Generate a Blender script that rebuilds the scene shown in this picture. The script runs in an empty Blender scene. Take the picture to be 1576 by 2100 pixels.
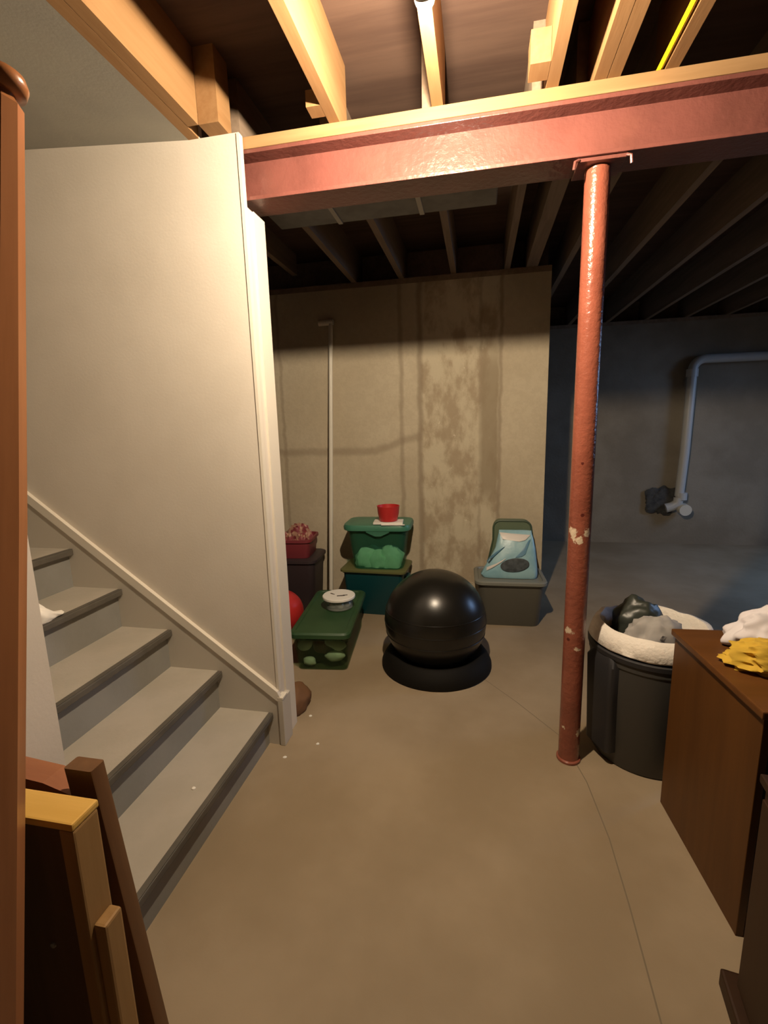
import bpy, bmesh, math, random
from mathutils import Vector, Matrix, noise

# ------------------------------------------------------------------ camera, world, light
sc = bpy.context.scene
COL = sc.collection
F_PX = 957.0
PITCH, YAW, ROLL, CAM_H = 0.17998, -0.20248, -0.02619, 1.40

def cam_matrix():
    B = Matrix(((1, 0, 0), (0, 0, -1), (0, 1, 0)))
    cy, sy = math.cos(YAW), math.sin(YAW)
    Ry = Matrix(((cy, -sy, 0), (sy, cy, 0), (0, 0, 1)))
    cp, sp = math.cos(PITCH), math.sin(PITCH)
    Rp = Matrix(((1, 0, 0), (0, cp, -sp), (0, sp, cp)))
    cr, sr = math.cos(ROLL), math.sin(ROLL)
    Rr = Matrix(((cr, -sr, 0), (sr, cr, 0), (0, 0, 1)))
    M = Rr @ Rp @ B @ Ry                      # world -> x right, y down, z forward
    R = Matrix((M[0], -M[1], -M[2])).transposed()
    m = R.to_4x4(); m.translation = Vector((0, 0, CAM_H)); return m

cd = bpy.data.cameras.new('camera'); cam = bpy.data.objects.new('camera', cd); COL.objects.link(cam)
cd.sensor_fit = 'HORIZONTAL'; cd.sensor_width = 36.0; cd.lens = 36.0 * F_PX / 1576.0
cd.clip_start = 0.02; cam.matrix_world = cam_matrix(); sc.camera = cam

world = bpy.data.worlds.new('sky'); sc.world = world; world.use_nodes = True
bg = world.node_tree.nodes['Background']; bg.inputs[0].default_value = (0.42, 0.62, 1.0, 1); bg.inputs[1].default_value = 0.6

sc.view_settings.view_transform = 'Standard'; sc.view_settings.look = 'None'
sc.view_settings.gamma = 1.0; sc.view_settings.use_curve_mapping = False
sc.view_settings.exposure = 0.0

LAMP_POS = Vector((-0.129, 1.225, 2.345)); LAMP_RADIANCE = 8300.0; LAMP_COL = (1.0, 0.80, 0.57)
# daylight falling through the basement window in the right-hand wall
al = bpy.data.lights.new('window_daylight', 'AREA'); al.shape = 'RECTANGLE'; al.size = 1.5; al.size_y = 0.8
al.energy = 27.0; al.spread = math.radians(115); al.color = (0.36, 0.58, 1.0)
alo = bpy.data.objects.new('window_daylight', al); COL.objects.link(alo)
alo.location = (4.55, 4.1, 1.75); alo.rotation_euler = (0, math.radians(52), 0)

# ------------------------------------------------------------------ materials
def new_mat(name):
    m = bpy.data.materials.new(name); m.use_nodes = True
    nt = m.node_tree; b = nt.nodes['Principled BSDF']
    return m, nt, b

def N(nt, t, **kw):
    n = nt.nodes.new(t)
    for k, v in kw.items(): setattr(n, k, v)
    return n

def math_node(nt, op, a, b=None, clamp=False):
    n = N(nt, 'ShaderNodeMath', operation=op); n.use_clamp = clamp
    for i, v in enumerate((a, b)):
        if v is None: continue
        if isinstance(v, (int, float)): n.inputs[i].default_value = v
        else: nt.links.new(v, n.inputs[i])
    return n.outputs[0]

def mixc(nt, fac, a, b):
    n = N(nt, 'ShaderNodeMix', data_type='RGBA')
    if isinstance(fac, (int, float)): n.inputs[0].default_value = fac
    else: nt.links.new(fac, n.inputs[0])
    for i, v in ((6, a), (7, b)):
        if isinstance(v, tuple): n.inputs[i].default_value = (*v[:3], 1)
        else: nt.links.new(v, n.inputs[i])
    return n.outputs[2]

def noise_tex(nt, vec, scale, detail=4, rough=0.55):
    n = N(nt, 'ShaderNodeTexNoise'); n.inputs['Scale'].default_value = scale
    n.inputs['Detail'].default_value = detail; n.inputs['Roughness'].default_value = rough
    nt.links.new(vec, n.inputs['Vector']); return n.outputs['Fac']

def smooth(nt, v, lo, hi):
    n = N(nt, 'ShaderNodeMapRange', interpolation_type='SMOOTHSTEP')
    n.inputs[1].default_value = lo; n.inputs[2].default_value = hi
    nt.links.new(v, n.inputs[0]); return n.outputs[0]

def objco(nt, scale=None):
    tc = N(nt, 'ShaderNodeTexCoord'); o = tc.outputs['Object']
    if scale:
        mp = N(nt, 'ShaderNodeMapping'); mp.inputs['Scale'].default_value = scale
        nt.links.new(o, mp.inputs[0]); o = mp.outputs[0]
    return o

def bump(nt, b, h, strength, dist=0.01):
    n = N(nt, 'ShaderNodeBump'); n.inputs['Strength'].default_value = strength
    n.inputs['Distance'].default_value = dist
    nt.links.new(h, n.inputs['Height']); nt.links.new(n.outputs[0], b.inputs['Normal'])

def mat(name, c1, c2=None, scale=8, rough=0.6, bmp=0.0, bscale=60, stretch=None, metal=0.0, spec=0.5, lo=0.35, hi=0.65, bdist=0.01):
    m, nt, b = new_mat(name)
    b.inputs['Roughness'].default_value = rough; b.inputs['Metallic'].default_value = metal
    b.inputs['Specular IOR Level'].default_value = spec
    co = objco(nt, stretch)
    if c2:
        f = smooth(nt, noise_tex(nt, co, scale), lo, hi)
        nt.links.new(mixc(nt, f, c1, c2), b.inputs['Base Color'])
    else: b.inputs['Base Color'].default_value = (*c1, 1)
    if bmp: bump(nt, b, noise_tex(nt, co, bscale, 3), bmp, bdist)
    return m

def wood(name, c1, c2, axis='Y', rough=0.5, grain=14, spec=0.5, bmp=0.15):
    s = {'X': (0.08, 1, 1), 'Y': (1, 0.08, 1), 'Z': (1, 1, 0.08)}[axis]
    m, nt, b = new_mat(name); co = objco(nt, s)
    n1 = noise_tex(nt, co, grain, 6, 0.6); n2 = noise_tex(nt, co, grain * 5, 4, 0.6)
    f = smooth(nt, math_node(nt, 'ADD', math_node(nt, 'MULTIPLY', n1, 0.65), math_node(nt, 'MULTIPLY', n2, 0.35)), 0.36, 0.64)
    nt.links.new(mixc(nt, f, c1, c2), b.inputs['Base Color'])
    b.inputs['Roughness'].default_value = rough; b.inputs['Specular IOR Level'].default_value = spec
    bump(nt, b, n2, bmp, 0.004)
    return m

def see_through(name, col, fac, rough=0.25):
    """tinted translucent plastic: part clear, part coloured surface"""
    m = bpy.data.materials.new(name); m.use_nodes = True; nt = m.node_tree
    b = nt.nodes['Principled BSDF']; out = nt.nodes['Material Output']
    b.inputs['Base Color'].default_value = (*col, 1); b.inputs['Roughness'].default_value = rough
    tr = N(nt, 'ShaderNodeBsdfTransparent')
    k = [0.82 + 0.18 * c / max(col) for c in col]; tr.inputs[0].default_value = (*k, 1)
    mx = N(nt, 'ShaderNodeMixShader'); mx.inputs[0].default_value = fac
    nt.links.new(tr.outputs[0], mx.inputs[1]); nt.links.new(b.outputs[0], mx.inputs[2])
    nt.links.new(mx.outputs[0], out.inputs[0]); return m

def concrete_wall():
    m, nt, b = new_mat('poured_concrete'); co = objco(nt)
    sep = N(nt, 'ShaderNodeSeparateXYZ'); nt.links.new(co, sep.inputs[0]); X, Z = sep.outputs[0], sep.outputs[2]
    big = smooth(nt, noise_tex(nt, co, 1.6, 5), 0.3, 0.7)
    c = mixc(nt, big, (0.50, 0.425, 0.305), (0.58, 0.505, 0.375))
    fine = smooth(nt, noise_tex(nt, co, 26, 5, 0.7), 0.38, 0.62)
    c = mixc(nt, math_node(nt, 'MULTIPLY', fine, 0.25), c, (0.40, 0.33, 0.24))
    wob = math_node(nt, 'MULTIPLY', math_node(nt, 'SUBTRACT', noise_tex(nt, co, 9, 3), 0.5), 0.035)
    Xw = math_node(nt, 'ADD', X, wob)
    # efflorescence between two form seams: pale crust broken by damp patches
    inside = math_node(nt, 'MULTIPLY', smooth(nt, Xw, -0.45, -0.42), math_node(nt, 'SUBTRACT', 1.0, smooth(nt, Xw, 0.13, 0.16)))
    crust = smooth(nt, noise_tex(nt, objco(nt, (1.0, 1.0, 0.55)), 7.0, 6, 0.62), 0.38, 0.58)
    c = mixc(nt, math_node(nt, 'MULTIPLY', inside, 0.75), c, mixc(nt, crust, (0.37, 0.29, 0.195), (0.60, 0.53, 0.39)))
    flakes = math_node(nt, 'MULTIPLY', inside, smooth(nt, noise_tex(nt, objco(nt, (1, 1, 0.7)), 22, 4, 0.7), 0.66, 0.72))
    c = mixc(nt, math_node(nt, 'MULTIPLY', flakes, 0.7), c, (0.74, 0.68, 0.54))
    damp = math_node(nt, 'MULTIPLY', smooth(nt, Xw, 0.0, 0.03), math_node(nt, 'SUBTRACT', 1.0, smooth(nt, Xw, 0.125, 0.145)))
    damp = math_node(nt, 'MULTIPLY', damp, math_node(nt, 'MULTIPLY', smooth(nt, Z, 0.75, 0.95), math_node(nt, 'SUBTRACT', 1.0, smooth(nt, Z, 1.75, 2.1))))
    c = mixc(nt, math_node(nt, 'MULTIPLY', damp, 0.8), c, (0.30, 0.24, 0.16))
    h = None
    for xs, w, k in ((-0.582, 0.018, 0.5), (-0.438, 0.022, 0.65), (0.15, 0.014, 0.6), (0.008, 0.012, 0.35), (-1.55, 0.014, 0.4), (1.63, 0.02, 0.5), (2.45, 0.02, 0.4)):
        d = math_node(nt, 'ABSOLUTE', math_node(nt, 'SUBTRACT', Xw, xs))
        s = math_node(nt, 'SUBTRACT', 1.0, smooth(nt, d, w * 0.2, w * 1.6))
        c = mixc(nt, math_node(nt, 'MULTIPLY', s, k), c, (0.27, 0.21, 0.145))
        h = s if h is None else math_node(nt, 'MAXIMUM', h, s)
    # cold joint: wavering horizontal stain left of the seams
    zc = math_node(nt, 'ADD', math_node(nt, 'MULTIPLY', smooth(nt, X, -0.85, -0.45), 0.10), 1.215)
    zc = math_node(nt, 'ADD', zc, wob)
    d = math_node(nt, 'ABSOLUTE', math_node(nt, 'SUBTRACT', Z, zc))
    s = math_node(nt, 'MULTIPLY', math_node(nt, 'SUBTRACT', 1.0, smooth(nt, d, 0.008, 0.05)), math_node(nt, 'SUBTRACT', 1.0, smooth(nt, X, -0.46, -0.40)))
    c = mixc(nt, math_node(nt, 'MULTIPLY', s, 0.55), c, (0.30, 0.235, 0.165))
    nt.links.new(c, b.inputs['Base Color']); b.inputs['Roughness'].default_value = 0.9
    b.inputs['Specular IOR Level'].default_value = 0.2
    hh = math_node(nt, 'SUBTRACT', math_node(nt, 'MULTIPLY', noise_tex(nt, co, 40, 4), 0.5), math_node(nt, 'MULTIPLY', h, 0.6))
    bump(nt, b, hh, 0.35, 0.01); return m

def chipped_red():
    m, nt, b = new_mat('red_oxide_paint_chipped'); co = objco(nt)
    n1 = smooth(nt, noise_tex(nt, co, 6, 4), 0.3, 0.7)
    c = mixc(nt, n1, (0.21, 0.062, 0.038), (0.28, 0.085, 0.052))
    ragged = math_node(nt, 'MULTIPLY', math_node(nt, 'SUBTRACT', noise_tex(nt, co, 45, 4, 0.7), 0.5), 0.06)
    for p, r in (((-0.034, -0.03, 0.985), 0.020), ((0.022, -0.035, 0.985), 0.014), ((-0.012, -0.04, 0.957), 0.016),
                 ((-0.03, -0.03, 0.585), 0.016), ((0.0, -0.04, 0.515), 0.007), ((0.03, -0.03, 0.145), 0.016), ((-0.03, -0.03, 0.16), 0.008)):
        vd = N(nt, 'ShaderNodeVectorMath', operation='DISTANCE'); nt.links.new(co, vd.inputs[0]); vd.inputs[1].default_value = p
        dd = math_node(nt, 'ADD', vd.outputs['Value'], ragged)
        c = mixc(nt, math_node(nt, 'SUBTRACT', 1.0, smooth(nt, dd, r * 0.85, r * 1.15)), c, (0.62, 0.50, 0.36))
    for p, r in (((0.0, -0.04, 1.055), 0.006), ((-0.01, -0.04, 1.25), 0.004), ((-0.03, -0.03, 0.55), 0.008)):
        vd = N(nt, 'ShaderNodeVectorMath', operation='DISTANCE'); nt.links.new(co, vd.inputs[0]); vd.inputs[1].default_value = p
        c = mixc(nt, math_node(nt, 'SUBTRACT', 1.0, smooth(nt, math_node(nt, 'ADD', vd.outputs['Value'], math_node(nt, 'MULTIPLY', ragged, 0.3)), r * 0.8, r * 1.2)), c, (0.09, 0.02, 0.014))
    nt.links.new(c, b.inputs['Base Color']); b.inputs['Roughness'].default_value = 0.24
    bump(nt, b, noise_tex(nt, co, 55, 3, 0.6), 0.45, 0.006); return m

M = {}
M['concrete_wall'] = concrete_wall()
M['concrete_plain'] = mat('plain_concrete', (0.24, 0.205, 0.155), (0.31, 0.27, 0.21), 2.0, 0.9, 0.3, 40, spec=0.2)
M['floor'] = mat('concrete_floor', (0.275, 0.208, 0.130), (0.35, 0.272, 0.180), 2.2, 0.62, 0.12, 70, spec=0.35, lo=0.3, hi=0.7, bdist=0.004)
M['joint'] = mat('joint_dark', (0.19, 0.15, 0.10), rough=0.9)
M['white'] = mat('white_wall_paint', (0.63, 0.575, 0.50), (0.665, 0.61, 0.535), 3, 0.6, 0.05, 90, spec=0.3)
M['trim'] = mat('cream_trim_paint', (0.70, 0.65, 0.56), rough=0.4)
M['ceiling'] = mat('drywall_ceiling', (0.42, 0.42, 0.39), (0.46, 0.46, 0.42), 4, 0.9, 0.05, 90, spec=0.1)
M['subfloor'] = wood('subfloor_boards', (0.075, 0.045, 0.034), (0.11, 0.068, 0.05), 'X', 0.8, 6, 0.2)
M['joist'] = wood('joist_lumber', (0.255, 0.138, 0.058), (0.32, 0.185, 0.084), 'Y', 0.75, 10, 0.2)
M['shadedjoist'] = wood('shaded_joist_lumber', (0.20, 0.145, 0.10), (0.27, 0.20, 0.145), 'Y', 0.8, 10, 0.2)  # same lumber greyed, shade of the far bays put into the colour
M['plate'] = wood('plate_lumber', (0.28, 0.165, 0.075), (0.36, 0.22, 0.105), 'X', 0.75, 10, 0.2)
M['redpaint'] = mat('red_oxide_paint', (0.15, 0.054, 0.044), (0.185, 0.066, 0.054), 5, 0.28, 0.4, 45, bdist=0.006)
M['redpost'] = chipped_red()
M['stair'] = mat('grey_tread_paint_lit', (0.40, 0.365, 0.305), (0.44, 0.40, 0.34), 5, 0.5, 0.08, 60, spec=0.35)  # treads lightened, stronger light from above put into the grey
M['riser'] = mat('grey_riser_paint_shaded', (0.235, 0.23, 0.21), (0.265, 0.26, 0.24), 5, 0.5, 0.08, 60, spec=0.35)  # same stair grey darkened, weaker light on risers put into the colour
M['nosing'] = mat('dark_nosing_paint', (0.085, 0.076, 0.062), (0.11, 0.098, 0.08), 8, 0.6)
M['skirt'] = mat('skirt_paint', (0.52, 0.48, 0.41), rough=0.5)
M['bedwood'] = wood('varnished_bed_wood', (0.36, 0.145, 0.055), (0.46, 0.195, 0.078), 'Z', 0.28, 9, 0.5, 0.05)
M['darkwood'] = wood('dark_brown_wood', (0.12, 0.056, 0.022), (0.16, 0.075, 0.03), 'Z', 0.45, 9, 0.4, 0.08)
M['railwood'] = wood('rail_wood', (0.27, 0.10, 0.045), (0.34, 0.135, 0.06), 'X', 0.4, 9, 0.4, 0.08)
M['pine'] = wood('pine_wood_shaded', (0.26, 0.145, 0.05), (0.33, 0.19, 0.07), 'Z', 0.55, 9, 0.3, 0.08)  # same pine as the top rail, darkened with shade in the colour
M['pinelit'] = wood('pine_wood_lit', (0.62, 0.37, 0.08), (0.72, 0.45, 0.12), 'X', 0.55, 9, 0.3, 0.08)  # top rail pine brightened, lamp light put into its colour
M['ply'] = wood('dark_panel', (0.085, 0.045, 0.02), (0.12, 0.065, 0.03), 'Z', 0.6, 7, 0.3, 0.05)
M['dresser'] = wood('dresser_veneer', (0.085, 0.031, 0.005), (0.115, 0.044, 0.008), 'Z', 0.48, 7, 0.35, 0.04)
M['dressertop'] = wood('dresser_top_veneer', (0.105, 0.040, 0.009), (0.14, 0.054, 0.013), 'X', 0.42, 7, 0.4, 0.04)
M['darkcab'] = wood('dark_cabinet_veneer', (0.026, 0.011, 0.004), (0.038, 0.016, 0.006), 'Z', 0.55, 7, 0.3, 0.04)
M['brass'] = mat('aged_brass', (0.35, 0.22, 0.07), rough=0.4, metal=0.9)
M['ball'] = mat('black_vinyl', (0.010, 0.009, 0.007), rough=0.30, bmp=0.05, bscale=120, bdist=0.002)
M['ring'] = mat('black_ring_vinyl', (0.007, 0.006, 0.0045), rough=0.7, spec=0.15)
M['greytote'] = mat('grey_tote_plastic', (0.095, 0.090, 0.072), rough=0.5)
M['greylid'] = mat('grey_lid_plastic', (0.20, 0.205, 0.18), rough=0.45)
M['greenpanel'] = mat('green_hood_plastic', (0.12, 0.16, 0.10), rough=0.45)
M['hoodrim'] = mat('hood_rim_plastic', (0.055, 0.085, 0.05), rough=0.5)
M['bluebag'] = mat('blue_bag_plastic', (0.24, 0.44, 0.52), (0.33, 0.54, 0.60), 9, 0.35, 0.25, 14)
M['bagwhite'] = mat('bag_white_band', (0.66, 0.62, 0.58), rough=0.4)
M['bagdark'] = mat('bag_dark_print', (0.028, 0.036, 0.042), (0.06, 0.075, 0.085), 30, 0.45)
M['bagshade'] = mat('bag_blue_print', (0.10, 0.24, 0.36), rough=0.4)
M['greenclear'] = see_through('green_translucent_plastic', (0.045, 0.19, 0.115), 0.24)
M['greenlid'] = mat('green_lid_plastic', (0.050, 0.185, 0.115), (0.062, 0.21, 0.135), 6, 0.4)
M['darkgreenclear'] = see_through('dark_green_translucent_plastic', (0.040, 0.075, 0.034), 0.22)
M['darkgreenlid'] = mat('dark_green_lid_plastic', (0.024, 0.066, 0.024), (0.032, 0.080, 0.030), 6, 0.5)
M['palegreen'] = mat('pale_green_tissue', (0.50, 0.80, 0.55), (0.58, 0.86, 0.62), 20, 0.8)
M['teal'] = mat('dark_teal_plastic', (0.004, 0.050, 0.058), rough=0.4)
M['olive'] = mat('olive_lid_plastic', (0.125, 0.13, 0.045), rough=0.5)
M['paper'] = mat('white_paper', (0.80, 0.77, 0.70), rough=0.7)
M['red'] = mat('red_plastic', (0.52, 0.030, 0.028), rough=0.4)
M['maroon'] = mat('maroon_plastic', (0.22, 0.035, 0.045), rough=0.45)
M['giftwrap'] = mat('patterned_red_wrap', (0.26, 0.05, 0.06), (0.46, 0.26, 0.18), 22, 0.5, lo=0.48, hi=0.56)
M['darkbin'] = mat('dark_plum_plastic', (0.040, 0.027, 0.030), rough=0.5)
M['pvc'] = mat('white_pvc', (0.72, 0.68, 0.58), rough=0.35)
M['pvcgrey'] = mat('drain_pvc', (0.52, 0.52, 0.50), rough=0.4)
M['patch'] = mat('black_tar_patch', (0.035, 0.035, 0.035), (0.07, 0.068, 0.062), 14, 0.9, 0.4, 30)
M['jar'] = see_through('clear_jar_plastic', (0.50, 0.52, 0.48), 0.22, 0.1)
M['bulbitem'] = mat('silver_bauble', (0.55, 0.55, 0.52), rough=0.25, metal=0.6)
M['ink'] = mat('dark_print', (0.07, 0.055, 0.045), rough=0.7)
M['can'] = mat('dark_grey_can_plastic', (0.050, 0.048, 0.044), rough=0.5)
M['candark'] = mat('black_can_plastic', (0.022, 0.021, 0.023), rough=0.55)
M['liner'] = mat('white_liner', (0.80, 0.74, 0.66), rough=0.6, bmp=0.4, bscale=60)
M['blackbag'] = mat('black_garbage_bag', (0.035, 0.040, 0.032), rough=0.4)
M['greycloth'] = mat('grey_cloth', (0.36, 0.34, 0.32), rough=0.8)
M['whitecloth'] = mat('white_cloth', (0.70, 0.66, 0.68), rough=0.85)
M['stepcloth'] = mat('white_step_cloth', (0.88, 0.84, 0.76), rough=0.85)
M['yellowcloth'] = mat('yellow_cloth', (0.62, 0.40, 0.04), (0.52, 0.32, 0.03), 12, 0.85)
M['ornament'] = mat('pale_bag', (0.55, 0.60, 0.50), (0.64, 0.68, 0.56), 12, 0.5)
M['ornred'] = mat('dark_red_bundle', (0.16, 0.03, 0.02), rough=0.6)
M['browncloth'] = mat('brown_bag_paper', (0.16, 0.075, 0.030), rough=0.8)
M['yellowwire'] = mat('yellow_cable', (0.80, 0.60, 0.01), rough=0.45)
M['duct'] = mat('galvanised_duct', (0.09, 0.088, 0.085), (0.12, 0.118, 0.115), 12, 0.5, metal=0.3)
M['porcelain'] = mat('white_porcelain', (0.8, 0.78, 0.74), rough=0.3)
M['steel'] = mat('bare_steel', (0.30, 0.28, 0.26), rough=0.45, metal=0.7)
M['frame'] = mat('white_window_frame', (0.72, 0.72, 0.70), rough=0.5)
gl = see_through('window_glass', (0.9, 0.95, 1.0), 0.06, 0.05); M['glass'] = gl
em, nt, b = new_mat('lit_bulb'); b.inputs['Emission Color'].default_value = (*LAMP_COL, 1); b.inputs['Emission Strength'].default_value = LAMP_RADIANCE
b.inputs['Base Color'].default_value = (0.9, 0.9, 0.9, 1); M['bulb'] = em

# ------------------------------------------------------------------ mesh helpers
def link(name, me, m=None, parent=None, loc=None, rot=None):
    o = bpy.data.objects.new(name, me); COL.objects.link(o)
    if m is not None and me is not None and not me.materials: me.materials.append(M[m] if isinstance(m, str) else m)
    if parent: o.parent = parent
    if loc: o.location = loc
    if rot: o.rotation_euler = rot
    return o

def to_mesh(bm, name, smooth_it=False):
    bmesh.ops.recalc_face_normals(bm, faces=bm.faces)
    me = bpy.data.meshes.new(name); bm.to_mesh(me); bm.free()
    if smooth_it:
        for p in me.polygons: p.use_smooth = True
    return me

def auto_smooth(me, deg=35):
    for p in me.polygons: p.use_smooth = True
    bm = bmesh.new(); bm.from_mesh(me); lim = math.radians(deg)
    for e in bm.edges:
        e.smooth = not (len(e.link_faces) == 2 and e.calc_face_angle(0) > lim)
    bm.to_mesh(me); bm.free(); return me

def box_bm(bm, x0, x1, y0, y1, z0, z1, bev=0.0):
    r = bmesh.ops.create_cube(bm, size=1.0)
    for v in r['verts']:
        v.co = Vector(((x0 + x1) / 2 + v.co.x * (x1 - x0), (y0 + y1) / 2 + v.co.y * (y1 - y0), (z0 + z1) / 2 + v.co.z * (z1 - z0)))
    if bev:
        es = list({e for v in r['verts'] for e in v.link_edges})
        bmesh.ops.bevel(bm, geom=es, offset=bev, segments=2, affect='EDGES', profile=0.6)

def box(name, m, x0, x1, y0, y1, z0, z1, parent=None, bev=0.0, rot=None):
    """a box with its origin at the middle of its base"""
    bm = bmesh.new(); cx, cy = (x0 + x1) / 2, (y0 + y1) / 2
    box_bm(bm, x0 - cx, x1 - cx, y0 - cy, y1 - cy, 0, z1 - z0, bev)
    return link(name, to_mesh(bm, name), m, parent, (cx, cy, z0), rot)

def boxes(name, m, specs, parent=None, bev=0.0, loc=None):
    bm = bmesh.new()
    for s in specs: box_bm(bm, *s, bev)
    return link(name, to_mesh(bm, name), m, parent, loc)

def prism(name, m, pts, y0, y1, parent=None, loc=None):
    """outline in x/z swept along y"""
    bm = bmesh.new(); a = [bm.verts.new((x, y0, z)) for x, z in pts]; c = [bm.verts.new((x, y1, z)) for x, z in pts]
    bm.faces.new(a); bm.faces.new(c[::-1]); n = len(pts)
    for i in range(n): bm.faces.new((a[i], a[(i + 1) % n], c[(i + 1) % n], c[i]))
    return link(name, to_mesh(bm, name), m, parent, loc)

def loft(loops, cap0=True, cap1=True):
    bm = bmesh.new(); rings = [[bm.verts.new(p) for p in lp] for lp in loops]; n = len(loops[0])
    for a, c in zip(rings, rings[1:]):
        for i in range(n): bm.faces.new((a[i], a[(i + 1) % n], c[(i + 1) % n], c[i]))
    if cap0: bm.faces.new(rings[0][::-1])
    if cap1: bm.faces.new(rings[-1])
    return bm

def rrect(w, d, r, z, n=5, cx=0.0, cy=0.0):
    pts = []; r = min(r, w / 2 - 1e-4, d / 2 - 1e-4)
    for sx, sy, a0 in ((1, 1, 0), (-1, 1, 90), (-1, -1, 180), (1, -1, 270)):
        for k in range(n + 1):
            a = math.radians(a0 + 90 * k / n)
            pts.append((cx + sx * (w / 2 - r) + r * math.cos(a), cy + sy * (d / 2 - r) + r * math.sin(a), z))
    return pts

def rr_loft(name, m, prof, parent=None, loc=None, rot=None, cap1=True, cap0=True):
    """prof: list of (width, depth, corner radius, z)"""
    me = auto_smooth(to_mesh(loft([rrect(*p) for p in prof], cap0, cap1), name))
    return link(name, me, m, parent, loc, rot)

def lathe_mesh(name, prof, n=40, deg=35):
    loops = [[(max(r, 1e-4) * math.cos(2 * math.pi * k / n), max(r, 1e-4) * math.sin(2 * math.pi * k / n), z) for k in range(n)] for r, z in prof]
    return auto_smooth(to_mesh(loft(loops), name), deg)

def lathe(name, m, prof, parent=None, loc=None, rot=None, n=40, deg=35):
    return link(name, lathe_mesh(name, prof, n, deg), m, parent, loc, rot)

def tube(name, m, pts, r, parent=None, loc=None, n=14, r1=None):
    pts = [Vector(p) for p in pts]; loops = []; up = None
    for i, p in enumerate(pts):
        t = (pts[min(i + 1, len(pts) - 1)] - pts[max(i - 1, 0)]).normalized()
        if up is None:
            up = Vector((0, 0, 1)) if abs(t.z) < 0.9 else Vector((1, 0, 0))
        a = t.cross(up).normalized(); up = a.cross(t).normalized()
        rad = r if r1 is None else r + (r1 - r) * i / (len(pts) - 1)
        loops.append([p + (a * math.cos(2 * math.pi * k / n) + up * math.sin(2 * math.pi * k / n)) * rad for k in range(n)])
    return link(name, auto_smooth(to_mesh(loft(loops), name)), m, parent, loc)

def arc(c, r, a0, a1, u, v, n=8):
    c, u, v = Vector(c), Vector(u), Vector(v)
    return [c + u * r * math.cos(math.radians(a0 + (a1 - a0) * k / n)) + v * r * math.sin(math.radians(a0 + (a1 - a0) * k / n)) for k in range(n + 1)]

def crumple(name, m, size, seed, amp=0.35, freq=2.2, sub=4, parent=None, loc=None, rot=None, flat=True, ridged=False, deg=60):
    """a crumpled lump resting on z = 0"""
    bm = bmesh.new(); bmesh.ops.create_icosphere(bm, subdivisions=sub, radius=1.0); off = Vector((seed * 7.3, seed * 3.1, seed * 1.7))
    for v in bm.verts:
        p = v.co.copy(); n1 = noise.noise(p * freq + off)
        if ridged: n1 = 0.55 - 1.6 * abs(n1)
        n2 = noise.noise(p * freq * 2.7 + off * 2)
        if ridged: n2 = 0.4 - 1.4 * abs(n2)
        k = 1 + amp * (n1 + 0.45 * n2)
        v.co = Vector((p.x * k * size[0], p.y * k * size[1], p.z * k * size[2]))
    if flat:
        for v in bm.verts: v.co.z = max(v.co.z, -0.45 * size[2])
    zmin = min(v.co.z for v in bm.verts)
    for v in bm.verts: v.co.z -= zmin
    return link(name, auto_smooth(to_mesh(bm, name), deg), m, parent, loc, rot)

def thing(name, label, cat, loc=(0, 0, 0), rotz=0.0, group=None, rot=None):
    o = bpy.data.objects.new(name, None); COL.objects.link(o); o.empty_display_size = 0.1
    o.location = loc; o.rotation_euler = rot if rot else (0, 0, rotz)
    return tag(o, label, cat, group)

def tag(o, label, cat, group=None):
    o['label'] = label; o['category'] = cat
    if group: o['group'] = group
    return o

def structure(o, label=None):
    o['kind'] = 'structure'
    if label: o['label'] = label
    return o

# ------------------------------------------------------------------ the room
YW = 1.766          # front face of the white stair wall
YF = 3.60           # near concrete wall
YD = 5.75           # deeper concrete wall on the right
JB = 2.46           # underside of the joists
SUB = 2.695
XC = 0.478          # corner where the near concrete wall ends

floor = structure(box('floor', 'floor', -3.4, 4.6, -2.0, 6.0, -0.12, 0.0), 'bare tan concrete basement floor')
# saw-cut joint in the slab
bm = bmesh.new(); jp = [(0.03, 2.47), (0.203, 2.256), (0.376, 2.013), (0.432, 1.74), (0.45, 1.483), (0.447, 1.25), (0.44, 1.072), (0.425, 0.7)]
prev = None
for i, (x, y) in enumerate(jp):
    a = bm.verts.new((x - 0.0022, y, 0.0006)); c = bm.verts.new((x + 0.0022, y, 0.0006))
    if prev: bm.faces.new((prev[0], prev[1], c, a))
    prev = (a, c)
j = link('control_joint', to_mesh(bm, 'control_joint'), 'joint'); j.parent = floor; j.location = -floor.location

def wallbox(name, m, *b_, label=None):
    bm = bmesh.new(); box_bm(bm, *b_)
    return structure(link(name, to_mesh(bm, name), m), label)

wallbox('wall_far', 'concrete_wall', -3.3, XC, YF, YF + 0.25, 0, JB - 0.038, label='stained poured concrete wall behind the storage boxes')
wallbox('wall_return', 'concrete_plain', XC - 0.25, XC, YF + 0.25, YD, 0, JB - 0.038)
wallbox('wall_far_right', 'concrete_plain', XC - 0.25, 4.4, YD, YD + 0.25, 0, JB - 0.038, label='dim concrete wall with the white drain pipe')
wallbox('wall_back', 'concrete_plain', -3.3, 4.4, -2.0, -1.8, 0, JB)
wallbox('wall_left', 'concrete_plain', -3.4, -3.2, -1.8, YF, 0, JB)
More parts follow.
